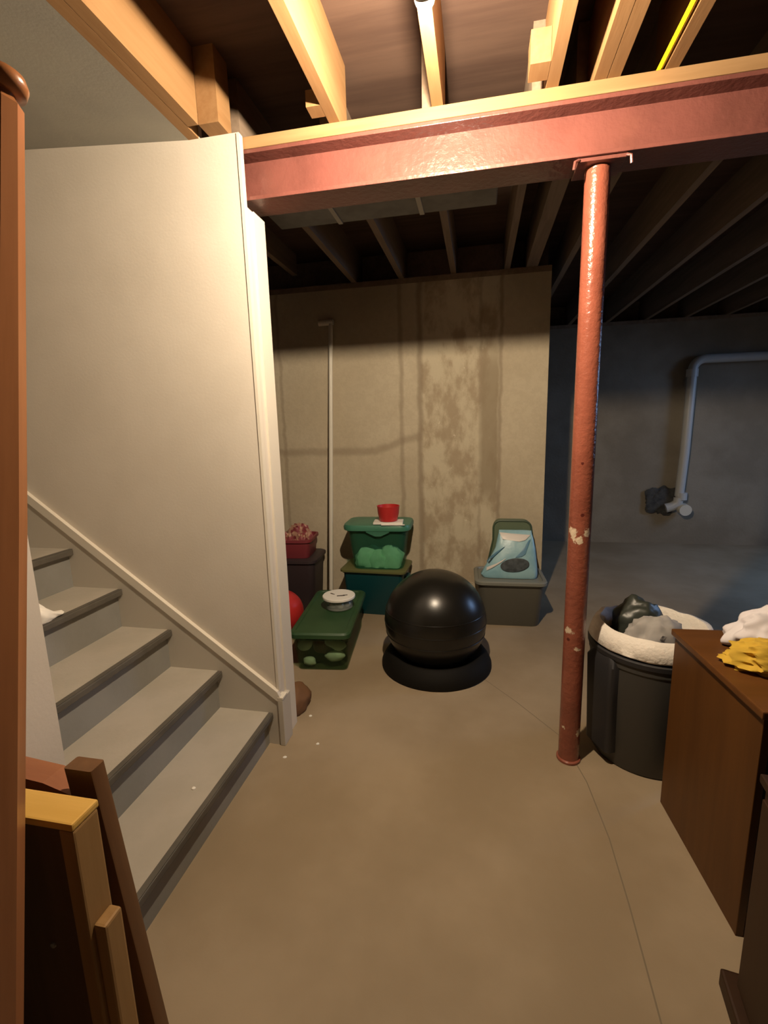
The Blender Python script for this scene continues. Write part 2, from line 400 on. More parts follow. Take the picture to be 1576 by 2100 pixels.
# right-hand wall with a window opening
WY0, WY1, WZ0, WZ1 = 3.4, 4.9, 1.35, 2.15
boxes_r = [(4.4, 4.6, -1.8, WY0, 0, JB), (4.4, 4.6, WY1, YD + 0.25, 0, JB), (4.4, 4.6, WY0, WY1, 0, WZ0), (4.4, 4.6, WY0, WY1, WZ1, JB)]
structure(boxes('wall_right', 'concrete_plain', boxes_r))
w1 = structure(boxes('window_1', 'frame', [(4.45, 4.5, WY0, WY0 + 0.05, WZ0, WZ1), (4.45, 4.5, WY1 - 0.05, WY1, WZ0, WZ1), (4.45, 4.5, WY0 + 0.05, WY1 - 0.05, WZ0, WZ0 + 0.05), (4.45, 4.5, WY0 + 0.05, WY1 - 0.05, WZ1 - 0.05, WZ1), (4.45, 4.5, (WY0 + WY1) / 2 - 0.02, (WY0 + WY1) / 2 + 0.02, WZ0 + 0.05, WZ1 - 0.05)]))
for a, c in ((WY0 + 0.05, (WY0 + WY1) / 2 - 0.02), ((WY0 + WY1) / 2 + 0.02, WY1 - 0.05)):
    box('pane', 'glass', 4.47, 4.478, a, c, WZ0 + 0.05, WZ1 - 0.05, w1)

# white stair wall: full-height sheet, thicker body below the beam, end trim
wst = structure(boxes('wall_stair', 'white', [(-3.2, -1.02, YW, YW + 0.022, 0, JB + 0.083), (-1.02, -0.862, YW, YW + 0.022, 0, JB), (-3.2, -0.862, YW + 0.022, YW + 0.155, 0, 2.225)]), 'white painted wall beside the stairs')
end = prism('corner_trim', 'trim', [(-0.862, 0.0), (-0.853, 0.0), (-0.853, 2.222), (-0.862, 2.222)], YW + 0.06, YW + 0.155, wst)
bead = prism('corner_bead', 'trim', [(-0.870, 0.26), (-0.858, 0.26), (-0.858, JB - 0.004), (-0.870, JB - 0.004)], YW - 0.004, YW + 0.02, wst)
# near wall on the other side of the stairs
structure(boxes('wall_stair_near', 'white', [(-3.2, -1.0, 0.72, 0.85, 0, JB - 0.002)]), 'narrow end of the white wall on the near side of the stairs')

# sloping skirt board with cap moulding on the stair wall
SL = 0.7586
def skz(x): return 0.262 + (-0.862 - x) * SL
t1 = structure(prism('trim_1', 'skirt', [(-0.862, 0.0), (-0.862, skz(-0.862) - 0.03), (-3.0, skz(-3.0) - 0.03), (-3.0, skz(-3.0) - 0.60), (-1.15, 0.0)], YW - 0.013, YW), 'sloping skirt board along the stairs')
prism('cap_moulding', 'trim', [(-0.862, skz(-0.862) - 0.046), (-0.848, skz(-0.862) - 0.03), (-0.862, skz(-0.862)), (-3.0, skz(-3.0)), (-3.0, skz(-3.0) - 0.046)], YW - 0.019, YW, t1)
boxes('end_block', 'skirt', [(-0.862, -0.838, YW - 0.02, YW + 0.065, 0, 0.225)], t1, 0.003)
boxes('end_cap', 'trim', [(-0.862, -0.836, YW - 0.02, YW + 0.03, 0.225, 0.237)], t1, 0.002)

# ------------------------------------------------------------------ stairs
st = thing('staircase', 'grey painted wooden stairs rising to the left along the white wall', 'stairs', (-0.89, 1.31, 0))
Y0, Y1 = 0.87 - 1.31, YW - 0.013 - 1.31
RUN, RISE, Z1 = 0.233, 0.183, 0.155
bm = bmesh.new(); box_bm(bm, -RUN - 0.046, -0.022, Y0, Y1, -0.030, 0.0); tread_me = to_mesh(bm, 'tread')
bm = bmesh.new(); box_bm(bm, -0.022, 0.0, Y0, Y1, -0.028, -0.003, 0.004); box_bm(bm, -0.022, -0.003, Y0, Y1, -0.003, 0.0); nos_me = to_mesh(bm, 'nosing')
bm = bmesh.new(); box_bm(bm, -0.047, -0.028, Y0, Y1, -RISE, -0.030); ris_me = to_mesh(bm, 'riser')
bm = bmesh.new(); box_bm(bm, -0.047, -0.028, Y0, Y1, -Z1, -0.030); ris1_me = to_mesh(bm, 'riser')
for k in range(9):
    x, z = -RUN * k, Z1 + RISE * k
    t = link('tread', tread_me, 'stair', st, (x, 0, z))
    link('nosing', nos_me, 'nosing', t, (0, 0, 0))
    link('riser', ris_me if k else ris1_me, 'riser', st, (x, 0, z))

# ------------------------------------------------------------------ ceiling: subfloor, joists, plates
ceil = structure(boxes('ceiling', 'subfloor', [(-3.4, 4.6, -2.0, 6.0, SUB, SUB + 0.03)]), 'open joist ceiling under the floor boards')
structure(prism('ceiling_stair', 'ceiling', [(-1.062, JB), (-1.062, JB + 0.012), (-1.90, JB + 0.082), (-3.2, JB + 0.082), (-3.2, JB + 0.07), (-1.90, JB + 0.07)], -1.8, YW), 'grey drywall ceiling over the stairs')
def joist(x0, x1, y0, y1, z0=JB, z1=SUB, m='joist', name='joist'):
    return box(name, m, x0, x1, y0, y1, z0, z1, ceil)
# near the camera, in front of the steel beam
joist(-1.062, -1.021, -1.8, YW, name='header'); joist(-1.019, -0.978, -1.8, YW - 0.07, name='header')
for x in (-2.2, -1.8, -1.4): joist(x, x + 0.038, -1.8, YF, z0=JB + 0.085, m='shadedjoist')
for x0 in (-0.53, -0.168, 0.200, 0.344, 0.384, 0.550, 0.93, 1.30, 1.70, 2.10, 2.50, 2.90, 3.30, 3.70, 4.10):
    joist(x0, x0 + 0.038, -1.8, 1.90)
# beyond the beam
for x0 in (-0.94, -0.585, -0.208, 0.162): joist(x0, x0 + 0.038, 1.86, YF + 0.2, m='shadedjoist')
for x0 in (0.308,): joist(x0, x0 + 0.076, 1.90, YF + 0.2, m='shadedjoist')
for x0 in (0.56, 0.95, 1.34, 1.73, 2.12, 2.51, 2.90, 3.29, 3.68, 4.07): joist(x0, x0 + 0.038, 1.91, YD + 0.2, m='shadedjoist')
box('blocking', 'joist', -0.977, -0.90, YW - 0.07, YW + 0.022, JB, SUB, ceil)
box('blocking', 'joist', -0.580, -0.531, 1.70, 1.76, JB, JB + 0.05, ceil)
box('blocking', 'joist', 0.140, 0.199, 1.68, 1.76, JB, JB + 0.09, ceil)
box('sill_plate', 'shadedjoist', -3.3, XC, YF, YF + 0.2, JB - 0.038, JB, ceil)
box('sill_plate', 'shadedjoist', XC, 4.4, YD, YD + 0.2, JB - 0.038, JB, ceil)

box('rim_board', 'shadedjoist', -3.3, XC, YF + 0.2, YF + 0.238, JB, SUB, ceil)
box('rim_board', 'shadedjoist', XC - 0.04, XC, YF + 0.238, YD + 0.2, JB - 0.038, SUB, ceil)
box('rim_board', 'shadedjoist', XC, 4.4, YD + 0.2, YD + 0.238, JB, SUB, ceil)
box('rim_board', 'shadedjoist', 4.4, 4.438, -1.8, YD + 0.238, JB, SUB, ceil)
box('rim_board', 'shadedjoist', -3.3, 4.4, -1.84, -1.802, JB, SUB, ceil)
box('rim_board', 'shadedjoist', -3.24, -3.202, -1.8, YF + 0.2, JB, SUB, ceil)

# ------------------------------------------------------------------ steel beam and column
BY0, BY1, BZ0, BZ1 = 1.800, 1.940, 2.250, 2.420
beam = thing('steel_beam', 'red painted steel beam under the ceiling joists', 'beam', (0, 1.87, BZ0))
bl, br = -0.90, 4.4
boxes('bottom_flange', 'redpaint', [(bl, br, -0.07, 0.07, 0.0, 0.013)], beam, 0.002)
boxes('top_flange', 'redpaint', [(bl, br, -0.07, 0.07, 0.157, 0.170)], beam, 0.002)
boxes('web', 'redpaint', [(bl, br, -0.006, 0.006, 0.013, 0.157)], beam)
pl = box('wood_plate', 'plate', bl, br, BY0 - 0.003, BY1, BZ1, JB, None, 0.002); pl.parent = beam; pl.location = pl.location - Vector(beam.location)

PX, PY = 0.385, 1.872
col = thing('steel_column', 'round red painted steel column with chipped white spots', 'column', (PX, PY, 0))
lathe('shaft', 'redpost', [(0.041, 0.008), (0.041, BZ0 - 0.012)], col, n=36)
lathe('base_plate', 'redpost', [(0.046, 0.0), (0.048, 0.002), (0.048, 0.010), (0.041, 0.014)], col, n=36)
boxes('cap_plate', 'redpaint', [(-0.075, 0.075, -0.062, 0.062, BZ0 - 0.012, BZ0)], col, 0.002)
for sx in (-1, 1):
    tb = tube('bent_clip', 'redpaint', [(sx * 0.072, -0.063, BZ0 - 0.006), (sx * 0.085, -0.068, BZ0 - 0.012), (sx * 0.088, -0.066, BZ0 - 0.035)], 0.005, col, n=8)

duct = thing('heating_duct', 'grey metal duct strip running behind the red beam', 'duct', (-0.40, 2.03, 2.265))
boxes('duct_body', 'duct', [(-0.46, 0.46, -0.085, 0.085, 0.0, 0.195)], duct, 0.004)
for x in (-0.2, 0.15): boxes('seam_strip', 'steel', [(x, x + 0.02, -0.089, 0.089, -0.004, 0.194)], duct, 0.002)

# yellow cable stapled along a joist
cab = tube('yellow_cable', 'yellowwire', [(0.538, y, 2.4705 + 0.001 * math.sin(y * 9)) for y in [-1.7 + 0.2 * k for k in range(19)]], 0.0085, n=8)
tag(cab, 'bright yellow electrical cable running along a ceiling joist', 'cable')

# ------------------------------------------------------------------ bulb
LAMP_DIR = Vector((0.0, 0.90, -0.436))
lb = LAMP_POS - LAMP_DIR * 0.165; lb.z = JB
lamp = thing('ceiling_bulb', 'lit light bulb with an added reflector aiming its light forward in a white lampholder under the joists', 'light bulb', tuple(lb))
lathe('lampholder', 'porcelain', [(0.010, -0.034), (0.040, -0.026), (0.052, -0.014), (0.055, 0.0)], lamp, n=28)
q = LAMP_DIR.to_track_quat('Z', 'Y').to_euler(); lp_ = LAMP_POS - lb
tube('swivel_socket', 'porcelain', [(0, 0, -0.020), Vector((0, 0, -0.02)) * 0.5 + (lp_ - LAMP_DIR * 0.10) * 0.5, lp_ - LAMP_DIR * 0.07], 0.020, lamp, n=18)
lathe('reflector', 'porcelain', [(0.013, -0.075), (0.017, -0.060), (0.023, -0.020), (0.026, 0.0), (0.025, 0.002), (0.010, 0.002)], lamp, tuple(lp_), tuple(q), n=32)  # housing added to the bare bulb, keeps light off the near floor
lathe('bulb_face', 'bulb', [(0.023 * math.cos(math.radians(a)), 0.003 + 0.026 * math.sin(math.radians(a))) for a in range(0, 91, 9)], lamp, tuple(lp_), tuple(q), n=32, deg=80)

# ------------------------------------------------------------------ bed parts and panel at the left, close to the camera
pt, pb = Vector((-0.670, 0.642, 1.888)), Vector((-0.766, 0.383, 0.0))
axis = (pt - pb); L = axis.length
post = thing('bed_post', 'tall varnished reddish wooden bed post with a round cap', 'bed post', tuple(pb))
post.rotation_mode = 'QUATERNION'; post.rotation_quaternion = axis.to_track_quat('Z', 'Y')
def octa(r, z, rot=22.5): return [(r * math.cos(math.radians(rot + 45 * k)), r * math.sin(math.radians(rot + 45 * k)), z) for k in range(8)]
link('shaft', to_mesh(loft([octa(0.028, 0.0), octa(0.032, 0.02), octa(0.032, L - 0.62), octa(0.025, L - 0.022), octa(0.019, L - 0.014)]), 'shaft'), 'bedwood', post)
lathe('round_cap', 'bedwood', [(0.016, L - 0.016), (0.016, L - 0.008), (0.028, L - 0.004), (0.031, L + 0.008), (0.027, L + 0.019), (0.015, L + 0.026), (0.001, L + 0.028)], post, n=28, deg=60)

fb = thing('bed_end_frame', 'brown wooden bed end frame standing behind the pine panel', 'bed frame', (-0.70, 0.69, 0))
bt, bb = Vector((-0.045, -0.020, 0.772)), Vector((0.030, -0.015, 0.0))
def bar(name, m, a, c, w, d, parent, bev=0.004):
    """a straight bar of section w (x) by d (y) between two points"""
    a, c = Vector(a), Vector(c); bm = bmesh.new()
    loops = [rrect(w, d, bev, 0.0, 2), rrect(w, d, bev, 1.0, 2)]
    lp = [[Vector((p[0], p[1], 0)) + q for p in l_] for l_, q in zip(loops, (a, c))]
    return link(name, auto_smooth(to_mesh(loft(lp), name)), m, parent)
bar('upright', 'darkwood', bb, bt, 0.062, 0.034, fb)
prism('cross_rail', 'railwood', [(-0.80, 0.66), (-0.055, 0.66), (-0.055, 0.700), (-0.14, 0.725), (-0.28, 0.738), (-0.80, 0.745)], -0.03, 0.02, fb)
bar('upright', 'darkwood', (-0.80, -0.005, 0.0), (-0.80, -0.005, 0.785), 0.062, 0.034, fb)

pp = thing('pine_panel', 'pine framed dark panel standing upright with its yellow top edge lit', 'panel', (-0.80, 0.600, 0))
boxes('stile', 'pine', [(0.100, 0.130, -0.038, 0.016, 0.0, 0.735)], pp, 0.004)
boxes('stile', 'pine', [(-0.42, -0.39, -0.038, 0.016, 0.0, 0.735)], pp, 0.004)
boxes('top_rail', 'pinelit', [(-0.42, 0.130, -0.038, 0.020, 0.735, 0.750)], pp, 0.004)
boxes('panel_board', 'ply', [(-0.39, 0.100, -0.030, 0.010, 0.05, 0.735)], pp)
boxes('batten', 'pine', [(0.130, 0.156, -0.030, 0.010, 0.0, 0.535)], pp, 0.005)
lathe('screw', 'steel', [(0.006, 0), (0.005, 0.003), (0.001, 0.004)], pp, (0.035, -0.030, 0.47), (math.radians(90), 0, 0), n=12)

# small things lying on the stairs
o = crumple('white_cloth', 'stepcloth', (0.05, 0.075, 0.085), 3, 0.30, 1.1, 4, None, (-1.638, 1.395, Z1 + RISE * 3))
for v in o.data.vertices: v.co.z *= max(0.12, min(1.0, 0.55 - v.co.y / 0.11))
tag(o, 'white cloth heaped on the fourth stair tread near the wall edge', 'cloth')
o = crumple('brown_leaf', 'browncloth', (0.035, 0.03, 0.012), 5, 0.4, 2.0, 3, None, (-1.98, 1.60, Z1 + RISE * 4))
tag(o, 'small brown scrap lying on an upper stair tread', 'scrap')

# ------------------------------------------------------------------ dresser and cabinet on the right
DR = math.radians(3.5)
dr = thing('dresser', 'brown wooden dresser with cloths lying on its top', 'dresser', (0.705, 1.215, 0), DR)
W, D, H = 0.90, 0.47, 0.685
boxes('side_panel', 'dresser', [(0.0, 0.02, 0.0, D, 0.0, H - 0.022)], dr, 0.002)
boxes('side_panel', 'dresser', [(W - 0.02, W, 0.0, D, 0.0, H - 0.022)], dr, 0.002)
boxes('back_panel', 'dresser', [(0.02, W - 0.02, D - 0.012, D - 0.002, 0.02, H - 0.022)], dr)
boxes('plinth', 'dresser', [(0.02, W - 0.02, 0.03, 0.05, 0.0, 0.06)], dr)
boxes('top', 'dressertop', [(-0.012, W + 0.012, -0.012, D + 0.006, H - 0.022, H)], dr, 0.004)
for k in range(3):
    z0 = 0.065 + k * 0.199
    d = boxes('drawer', 'darkcab', [(0.024, W - 0.024, 0.012, D - 0.03, z0, z0 + 0.192)], dr, 0.003)
    for x in (0.24, 0.66): boxes('handle', 'brass', [(x - 0.05, x + 0.05, -0.012, 0.012, z0 + 0.09, z0 + 0.102)], d, 0.003)

cb = thing('dark_cabinet', 'very dark brown cabinet corner at the lower right edge', 'cabinet', (0.605, 1.085, 0), math.radians(-8))
boxes('body', 'darkcab', [(0.03, 0.62, -0.52, -0.03, 0.05, 0.60)], cb, 0.004)
boxes('plinth', 'darkcab', [(0.0, 0.64, -0.55, 0.0, 0.0, 0.05)], cb, 0.006)
boxes('cabinet_top', 'darkcab', [(0.02, 0.64, -0.54, -0.02, 0.60, 0.62)], cb, 0.004)
boxes('door', 'darkcab', [(0.018, 0.03, -0.50, -0.05, 0.07, 0.58)], cb, 0.003)

o = crumple('white_towel', 'whitecloth', (0.16, 0.085, 0.085), 11, 0.38, 1.25, 5, None, (0.955, 1.605, H), (0, 0, 0.2))
tag(o, 'crumpled white cloth on the far edge of the dresser top', 'cloth')
o = crumple('yellow_cloth', 'yellowcloth', (0.115, 0.065, 0.045), 23, 0.62, 1.45, 5, None, (0.862, 1.435, H), (0, 0, -0.2), ridged=True)
tag(o, 'crumpled yellow cloth on the dresser top beside the white one', 'cloth')

# ------------------------------------------------------------------ trash can
CX, CY = 0.715, 2.005
tc = thing('trash_can', 'dark grey round trash can with a white liner folded over its rim', 'trash can', (CX, CY, 0))
lathe('body', 'can', [(0.205, 0.0), (0.212, 0.012), (0.232, 0.44), (0.236, 0.445), (0.236, 0.475), (0.222, 0.52), (0.206, 0.535), (0.198, 0.535), (0.190, 0.40), (0.182, 0.03), (0.01, 0.03)], tc, n=48, deg=30)
lathe('rim_band', 'candark', [(0.234, 0.468), (0.242, 0.472), (0.243, 0.490), (0.232, 0.497)], tc, n=48, deg=40)
# liner folded over the rim
prof = [(0.150, 0.44), (0.176, 0.50), (0.186, 0.555), (0.198, 0.575), (0.218, 0.570), (0.231, 0.542), (0.241, 0.508), (0.237, 0.503), (0.222, 0.537), (0.196, 0.556), (0.188, 0.50), (0.158, 0.435)]
n = 72; loops = []
for i, (r, z) in enumerate(prof):
    lp = []
    for k in range(n):
        a = 2 * math.pi * k / n; w = noise.noise(Vector((math.cos(a) * 4, math.sin(a) * 4, i * 0.35)))
        lp.append(((r + 0.004 * w) * math.cos(a), (r + 0.004 * w) * math.sin(a), z + 0.007 * w))
    loops.append(lp)
link('liner', auto_smooth(to_mesh(loft(loops, False, False), 'liner'), 60), 'liner', tc)
# side handle with its deep grip
for a in (205, 25):
    h = rr_loft('side_handle', 'candark', [(0.06, 0.14, 0.02, 0.06), (0.075, 0.15, 0.02, 0.30), (0.080, 0.16, 0.02, 0.44), (0.05, 0.12, 0.02, 0.475)], tc, (0.212 * math.cos(math.radians(a)), 0.212 * math.sin(math.radians(a)), 0), (0, 0, math.radians(a)))
o = crumple('garbage_bag', 'blackbag', (0.105, 0.075, 0.125), 7, 0.25, 1.6, 4, None, (CX - 0.03, CY + 0.09, 0.46))
tag(o, 'black garbage bag bulging from the back of the trash can', 'garbage bag')
o = crumple('grey_rag', 'greycloth', (0.115, 0.075, 0.105), 15, 0.34, 1.5, 4, None, (CX - 0.012, CY - 0.045, 0.46), (0.15, 0, 0.3), ridged=True)
tag(o, 'crumpled grey rag lying in the trash can', 'rag')

# ------------------------------------------------------------------ exercise ball on its ring
BX, BYc = -0.243, 2.602
rg = link('ball_stand', lathe_mesh('ball_stand', [(0.14, 0.0), (0.312, 0.0), (0.324, 0.006), (0.324, 0.026), (0.310, 0.055), (0.292, 0.080), (0.272, 0.098), (0.262, 0.10), (0.16, 0.02)], 64, 50), 'ring', None, (BX + 0.005, BYc, 0))
tag(rg, 'low black ring stand holding the exercise ball on the floor', 'ball stand')
bl_ = thing('exercise_ball', 'large shiny black exercise ball in front of the storage boxes', 'exercise ball', (BX, BYc, 0.0))
R = 0.297; bz = 0.265
bm = bmesh.new(); bmesh.ops.create_uvsphere(bm, u_segments=72, v_segments=48, radius=R)
link('ball_shell', to_mesh(bm, 'ball_shell', True), 'ball', bl_, (0, 0, bz + 0.02)).scale = (1, 1, 0.965)
for k in (-1, 0, 1):
    zz = k * 0.07; rr = math.sqrt(R * R - zz * zz)
    ring = [(rr * math.cos(a), rr * math.sin(a), zz) for a in [2 * math.pi * q / 72 for q in range(73)]]
    rb = tube('ridge', 'ball', ring, 0.0025, bl_, (0, 0, bz + 0.02), n=6)

# ------------------------------------------------------------------ tote builder
def tote_shell(name, m, w, d, h, parent, taper=0.86, r=0.04, t=0.004, lip=0.012, loc=None, rot=None):
    prof = [(w * taper, d * taper, r, 0.0), (w * taper + 0.004, d * taper + 0.004, r, 0.004), (w, d, r, h - 0.02), (w + 2 * lip, d + 2 * lip, r + lip, h - 0.02), (w + 2 * lip, d + 2 * lip, r + lip, h),
            (w - 2 * t, d - 2 * t, r, h), (w * taper - 2 * t, d * taper - 2 * t, r, t)]
    return rr_loft(name, m, prof, parent, loc, rot)

# grey tote with lid, hood and blue bag
gt = thing('grey_tote', 'grey plastic storage tote with lid against the concrete wall', 'storage tote', (0.222, 3.352, 0), math.radians(2))
tote_shell('tote_body', 'greytote', 0.45, 0.34, 0.315, gt, 0.88, 0.05)
rr_loft('lid', 'greylid', [(0.485, 0.375, 0.06, 0.302), (0.492, 0.382, 0.06, 0.306), (0.492, 0.382, 0.06, 0.324), (0.476, 0.366, 0.055, 0.331), (0.44, 0.33, 0.05, 0.331), (0.432, 0.322, 0.05, 0.322)], gt)
hood = thing('green_hood', 'green rounded plastic hood standing behind the blue bag', 'plastic hood', (0.245, 3.435, 0.322), 0)
pts = [(-0.185, 0.0)] + [(x, z) for x, z in ((-0.135, 0.25),)] + [( -0.135 + 0.05 * (1 - math.cos(math.radians(a))), 0.335 + 0.055 * math.sin(math.radians(a))) for a in range(0, 91, 15)] + [(0.075 + 0.055 * math.sin(math.radians(a)), 0.335 + 0.055 * math.cos(math.radians(a))) for a in range(0, 91, 15)] + [(0.145, 0.25), (0.175, 0.0)]
prism('hood_shell', 'greenpanel', pts, -0.025, 0.06, hood)
rim = tube('rim_bead', 'hoodrim', [(x, -0.025, z) for x, z in pts], 0.007, hood, n=8)

bag = thing('blue_bag', 'light blue plastic bag with dark oval print on the grey tote', 'bag', (0.228, 3.312, 0.326), 0)
def bag_loop(z, xl, xr, d):
    q = []; k = 32
    for i in range(k):
        a = 2 * math.pi * i / k; ca, sa = math.cos(a), math.sin(a)
        e = 0.45; x = math.copysign(abs(ca) ** e, ca); y = math.copysign(abs(sa) ** 0.7, sa)
        wob = 0.006 * noise.noise(Vector((x * 2, y * 2, z * 14)))
        q.append(((xl + xr) / 2 + x * (xr - xl) / 2 + wob, y * d / 2 + 0.20 * z + wob * 1.5, z))
    return q
lv = [(0.0, -0.195, 0.180, 0.10), (0.02, -0.205, 0.188, 0.125), (0.07, -0.175, 0.186, 0.13), (0.14, -0.135, 0.180, 0.12), (0.20, -0.105, 0.172, 0.10), (0.26, -0.090, 0.160, 0.07), (0.305, -0.082, 0.148, 0.035), (0.325, -0.080, 0.145, 0.012)]
link('bag_body', auto_smooth(to_mesh(loft([bag_loop(*q) for q in lv]), 'bag_body'), 60), 'bluebag', bag)
def front_y(x, z):
    """front surface of the bag at height z"""
    for (za, la, ra, da), (zb, lb, rb_, db) in zip(lv, lv[1:]):
        if za <= z <= zb:
            f = (z - za) / (zb - za); l_, r_, d_ = la + (lb - la) * f, ra + (rb_ - ra) * f, da + (db - da) * f
            u = max(-1, min(1, (x - (l_ + r_) / 2) / ((r_ - l_) / 2)))
            ca = abs(u) ** (1 / 0.45); return -((1 - ca * ca) ** 0.35) * d_ / 2 + 0.20 * z
    return 0
def bag_decal(name, m, poly, off=0.006, grid=10):
    """flat print on the bag: polygon filled by a fan of small quads following the surface"""
    bm = bmesh.new(); cx = sum(p[0] for p in poly) / len(poly); cz = sum(p[1] for p in poly) / len(poly); rings = []
    for k in range(1, grid + 1):
        f = k / grid; rings.append([bm.verts.new((cx + (x - cx) * f, front_y(cx + (x - cx) * f, cz + (z - cz) * f) - off, cz + (z - cz) * f)) for x, z in poly])
    c0 = bm.verts.new((cx, front_y(cx, cz) - off, cz)); n_ = len(poly)
    for i in range(n_): bm.faces.new((c0, rings[0][i], rings[0][(i + 1) % n_]))
    for a, c in zip(rings, rings[1:]):
        for i in range(n_): bm.faces.new((a[i], a[(i + 1) % n_], c[(i + 1) % n_], c[i]))
    return link(name, to_mesh(bm, name, True), m, bag)
bag_decal('oval_print', 'bagdark', [(0.028 + 0.098 * math.cos(2 * math.pi * k / 28), 0.100 + 0.046 * math.sin(2 * math.pi * k / 28) + 0.010 * math.cos(2 * math.pi * k / 28)) for k in range(28)], 0.009)
bag_decal('white_band', 'bagwhite', [(-0.078, 0.312), (0.0, 0.307), (0.137, 0.298), (0.10, 0.265), (0.06, 0.255), (-0.055, 0.268)], 0.007)
bag_decal('blue_swoosh', 'bagshade', [(0.120, 0.262), (0.138, 0.272), (0.115, 0.215), (0.100, 0.175), (0.075, 0.158), (0.03, 0.150), (0.062, 0.180), (0.092, 0.218)], 0.007)
bag_decal('crease_print', 'bagshade', [(-0.165, 0.105), (-0.13, 0.15), (-0.08, 0.195), (-0.035, 0.225), (-0.075, 0.188), (-0.12, 0.142), (-0.15, 0.098)], 0.007)
bag_decal('pale_fold', 'bagwhite', [(-0.165, 0.072), (-0.10, 0.105), (-0.03, 0.145), (-0.06, 0.118), (-0.12, 0.078), (-0.165, 0.052)], 0.008)

# dark teal tote and translucent green tote stacked on it
tt = thing('teal_tote', 'dark teal plastic tote with olive lid under the clear green tote', 'storage tote', (-0.765, 3.405, 0), math.radians(-2))
tote_shell('tote_body', 'teal', 0.46, 0.30, 0.345, tt, 0.90, 0.03)
rr_loft('lid', 'olive', [(0.495, 0.335, 0.04, 0.332), (0.505, 0.345, 0.04, 0.336), (0.505, 0.345, 0.04, 0.350), (0.485, 0.325, 0.04, 0.356)], tt)
for x in (-0.236, 0.236): boxes('side_handle', 'teal', [(x - 0.018, x + 0.018, -0.05, 0.05, 0.255, 0.285)], tt, 0.005)

g2 = thing('green_tote', 'translucent green tote half full of pale green tissue', 'storage tote', (-0.735, 3.39, 0.358), math.radians(2))
tote_shell('tote_body', 'greenclear', 0.44, 0.29, 0.31, g2, 0.84, 0.06)
rr_loft('lid', 'greenlid', [(0.475, 0.325, 0.07, 0.296), (0.50, 0.35, 0.08, 0.302), (0.505, 0.355, 0.08, 0.325), (0.49, 0.34, 0.075, 0.342), (0.43, 0.28, 0.06, 0.347)], g2)
rr_loft('front_latch', 'greenlid', [(0.05, 0.012, 0.005, 0.0), (0.17, 0.016, 0.006, 0.028), (0.20, 0.016, 0.006, 0.05)], g2, (0.015, -0.163, 0.262))
ts = thing('green_tissue', 'pale green tissue heaped inside the translucent green tote', 'tissue', (-0.735, 3.385, 0.363), 0)
for k, (x, y, sx, sz, sd) in enumerate(((-0.095, -0.05, 0.085, 0.10, 31), (0.0, -0.055, 0.085, 0.085, 35), (0.095, -0.05, 0.085, 0.11, 39), (-0.05, 0.05, 0.10, 0.09, 43), (0.07, 0.05, 0.10, 0.09, 47))):
    crumple('tissue_wad', 'palegreen', (sx, 0.055, sz), sd, 0.3, 2.2, 3, ts, (x, y, 0.0))

bk = thing('paper_booklet', 'white paper booklet lying under the red bowl', 'booklet', (-0.635, 3.275, 0.7065), math.radians(6))
boxes('pages', 'paper', [(-0.115, 0.10, -0.04, 0.085, 0.0, 0.016)], bk, 0.003)
sh = box('paper_sheet', 'paper', -0.685, -0.515, 3.215, 3.245, 0.7055, 0.7075, None, 0.0, (0, 0, math.radians(4)))
tag(sh, 'loose white paper sheet on the green lid in front of the booklet', 'paper')
bw = lathe('red_bowl', 'red', [(0.055, 0.0), (0.064, 0.004), (0.077, 0.055), (0.082, 0.105), (0.084, 0.112), (0.079, 0.112), (0.072, 0.055), (0.058, 0.010), (0.005, 0.010)], None, (-0.645, 3.30, 0.7225), n=40)
tag(bw, 'small red plastic bowl on top of the translucent green tote', 'bowl')

# long dark green translucent box in front with contents and a jar on top
GA = math.radians(6)
gb = thing('green_storage_box', 'long dark green translucent storage box with lid on the floor', 'storage box', (-0.925, 2.73, 0), GA)
tote_shell('box_body', 'darkgreenclear', 0.325, 0.70, 0.225, gb, 0.90, 0.03)
rr_loft('lid', 'darkgreenlid', [(0.35, 0.725, 0.04, 0.214), (0.358, 0.735, 0.045, 0.218), (0.358, 0.735, 0.045, 0.240), (0.34, 0.715, 0.04, 0.250), (0.30, 0.675, 0.03, 0.250), (0.292, 0.667, 0.03, 0.244)], gb)
ct = [((0.065, -0.285, 0.120), (0.068, 0.030, 0.032), 0.35, 51, 'ornament', 'pale packet upper right in the dark green box'),
      ((0.075, -0.290, 0.040), (0.062, 0.026, 0.034), -0.05, 53, 'ornament', 'pale packet lower right in the dark green box'),
      ((-0.085, -0.285, 0.110), (0.050, 0.030, 0.040), -0.5, 57, 'ornament', 'pale packet at the left in the dark green box'),
      ((-0.085, -0.290, 0.015), (0.040, 0.026, 0.026), 0.1, 59, 'ornament', 'small pale packet at the bottom left of the dark green box'),
      ((-0.01, -0.240, 0.060), (0.060, 0.040, 0.060), 0.0, 61, 'ornred', 'dark red bundle in the middle of the dark green box'),
      ((0.02, -0.02, 0.006), (0.11, 0.16, 0.075), 0.0, 63, 'darkbin', 'dark cloth bundle in the back of the dark green box')]
mb = gb.matrix_basis
for (x, y, z), s, ry, sd, m, lab in ct:
    p = Matrix.Translation((-0.925, 2.73, 0)) @ Matrix.Rotation(GA, 4, 'Z') @ Vector((x, y, z))
    o = crumple('wrapped_packet' if m == 'ornament' else 'cloth_bundle', m, s, sd, 0.18, 1.5, 3, None, tuple(p), (0, ry, GA), flat=False)
    tag(o, lab, 'packet' if m == 'ornament' else 'bundle', 'contents of the dark green box')

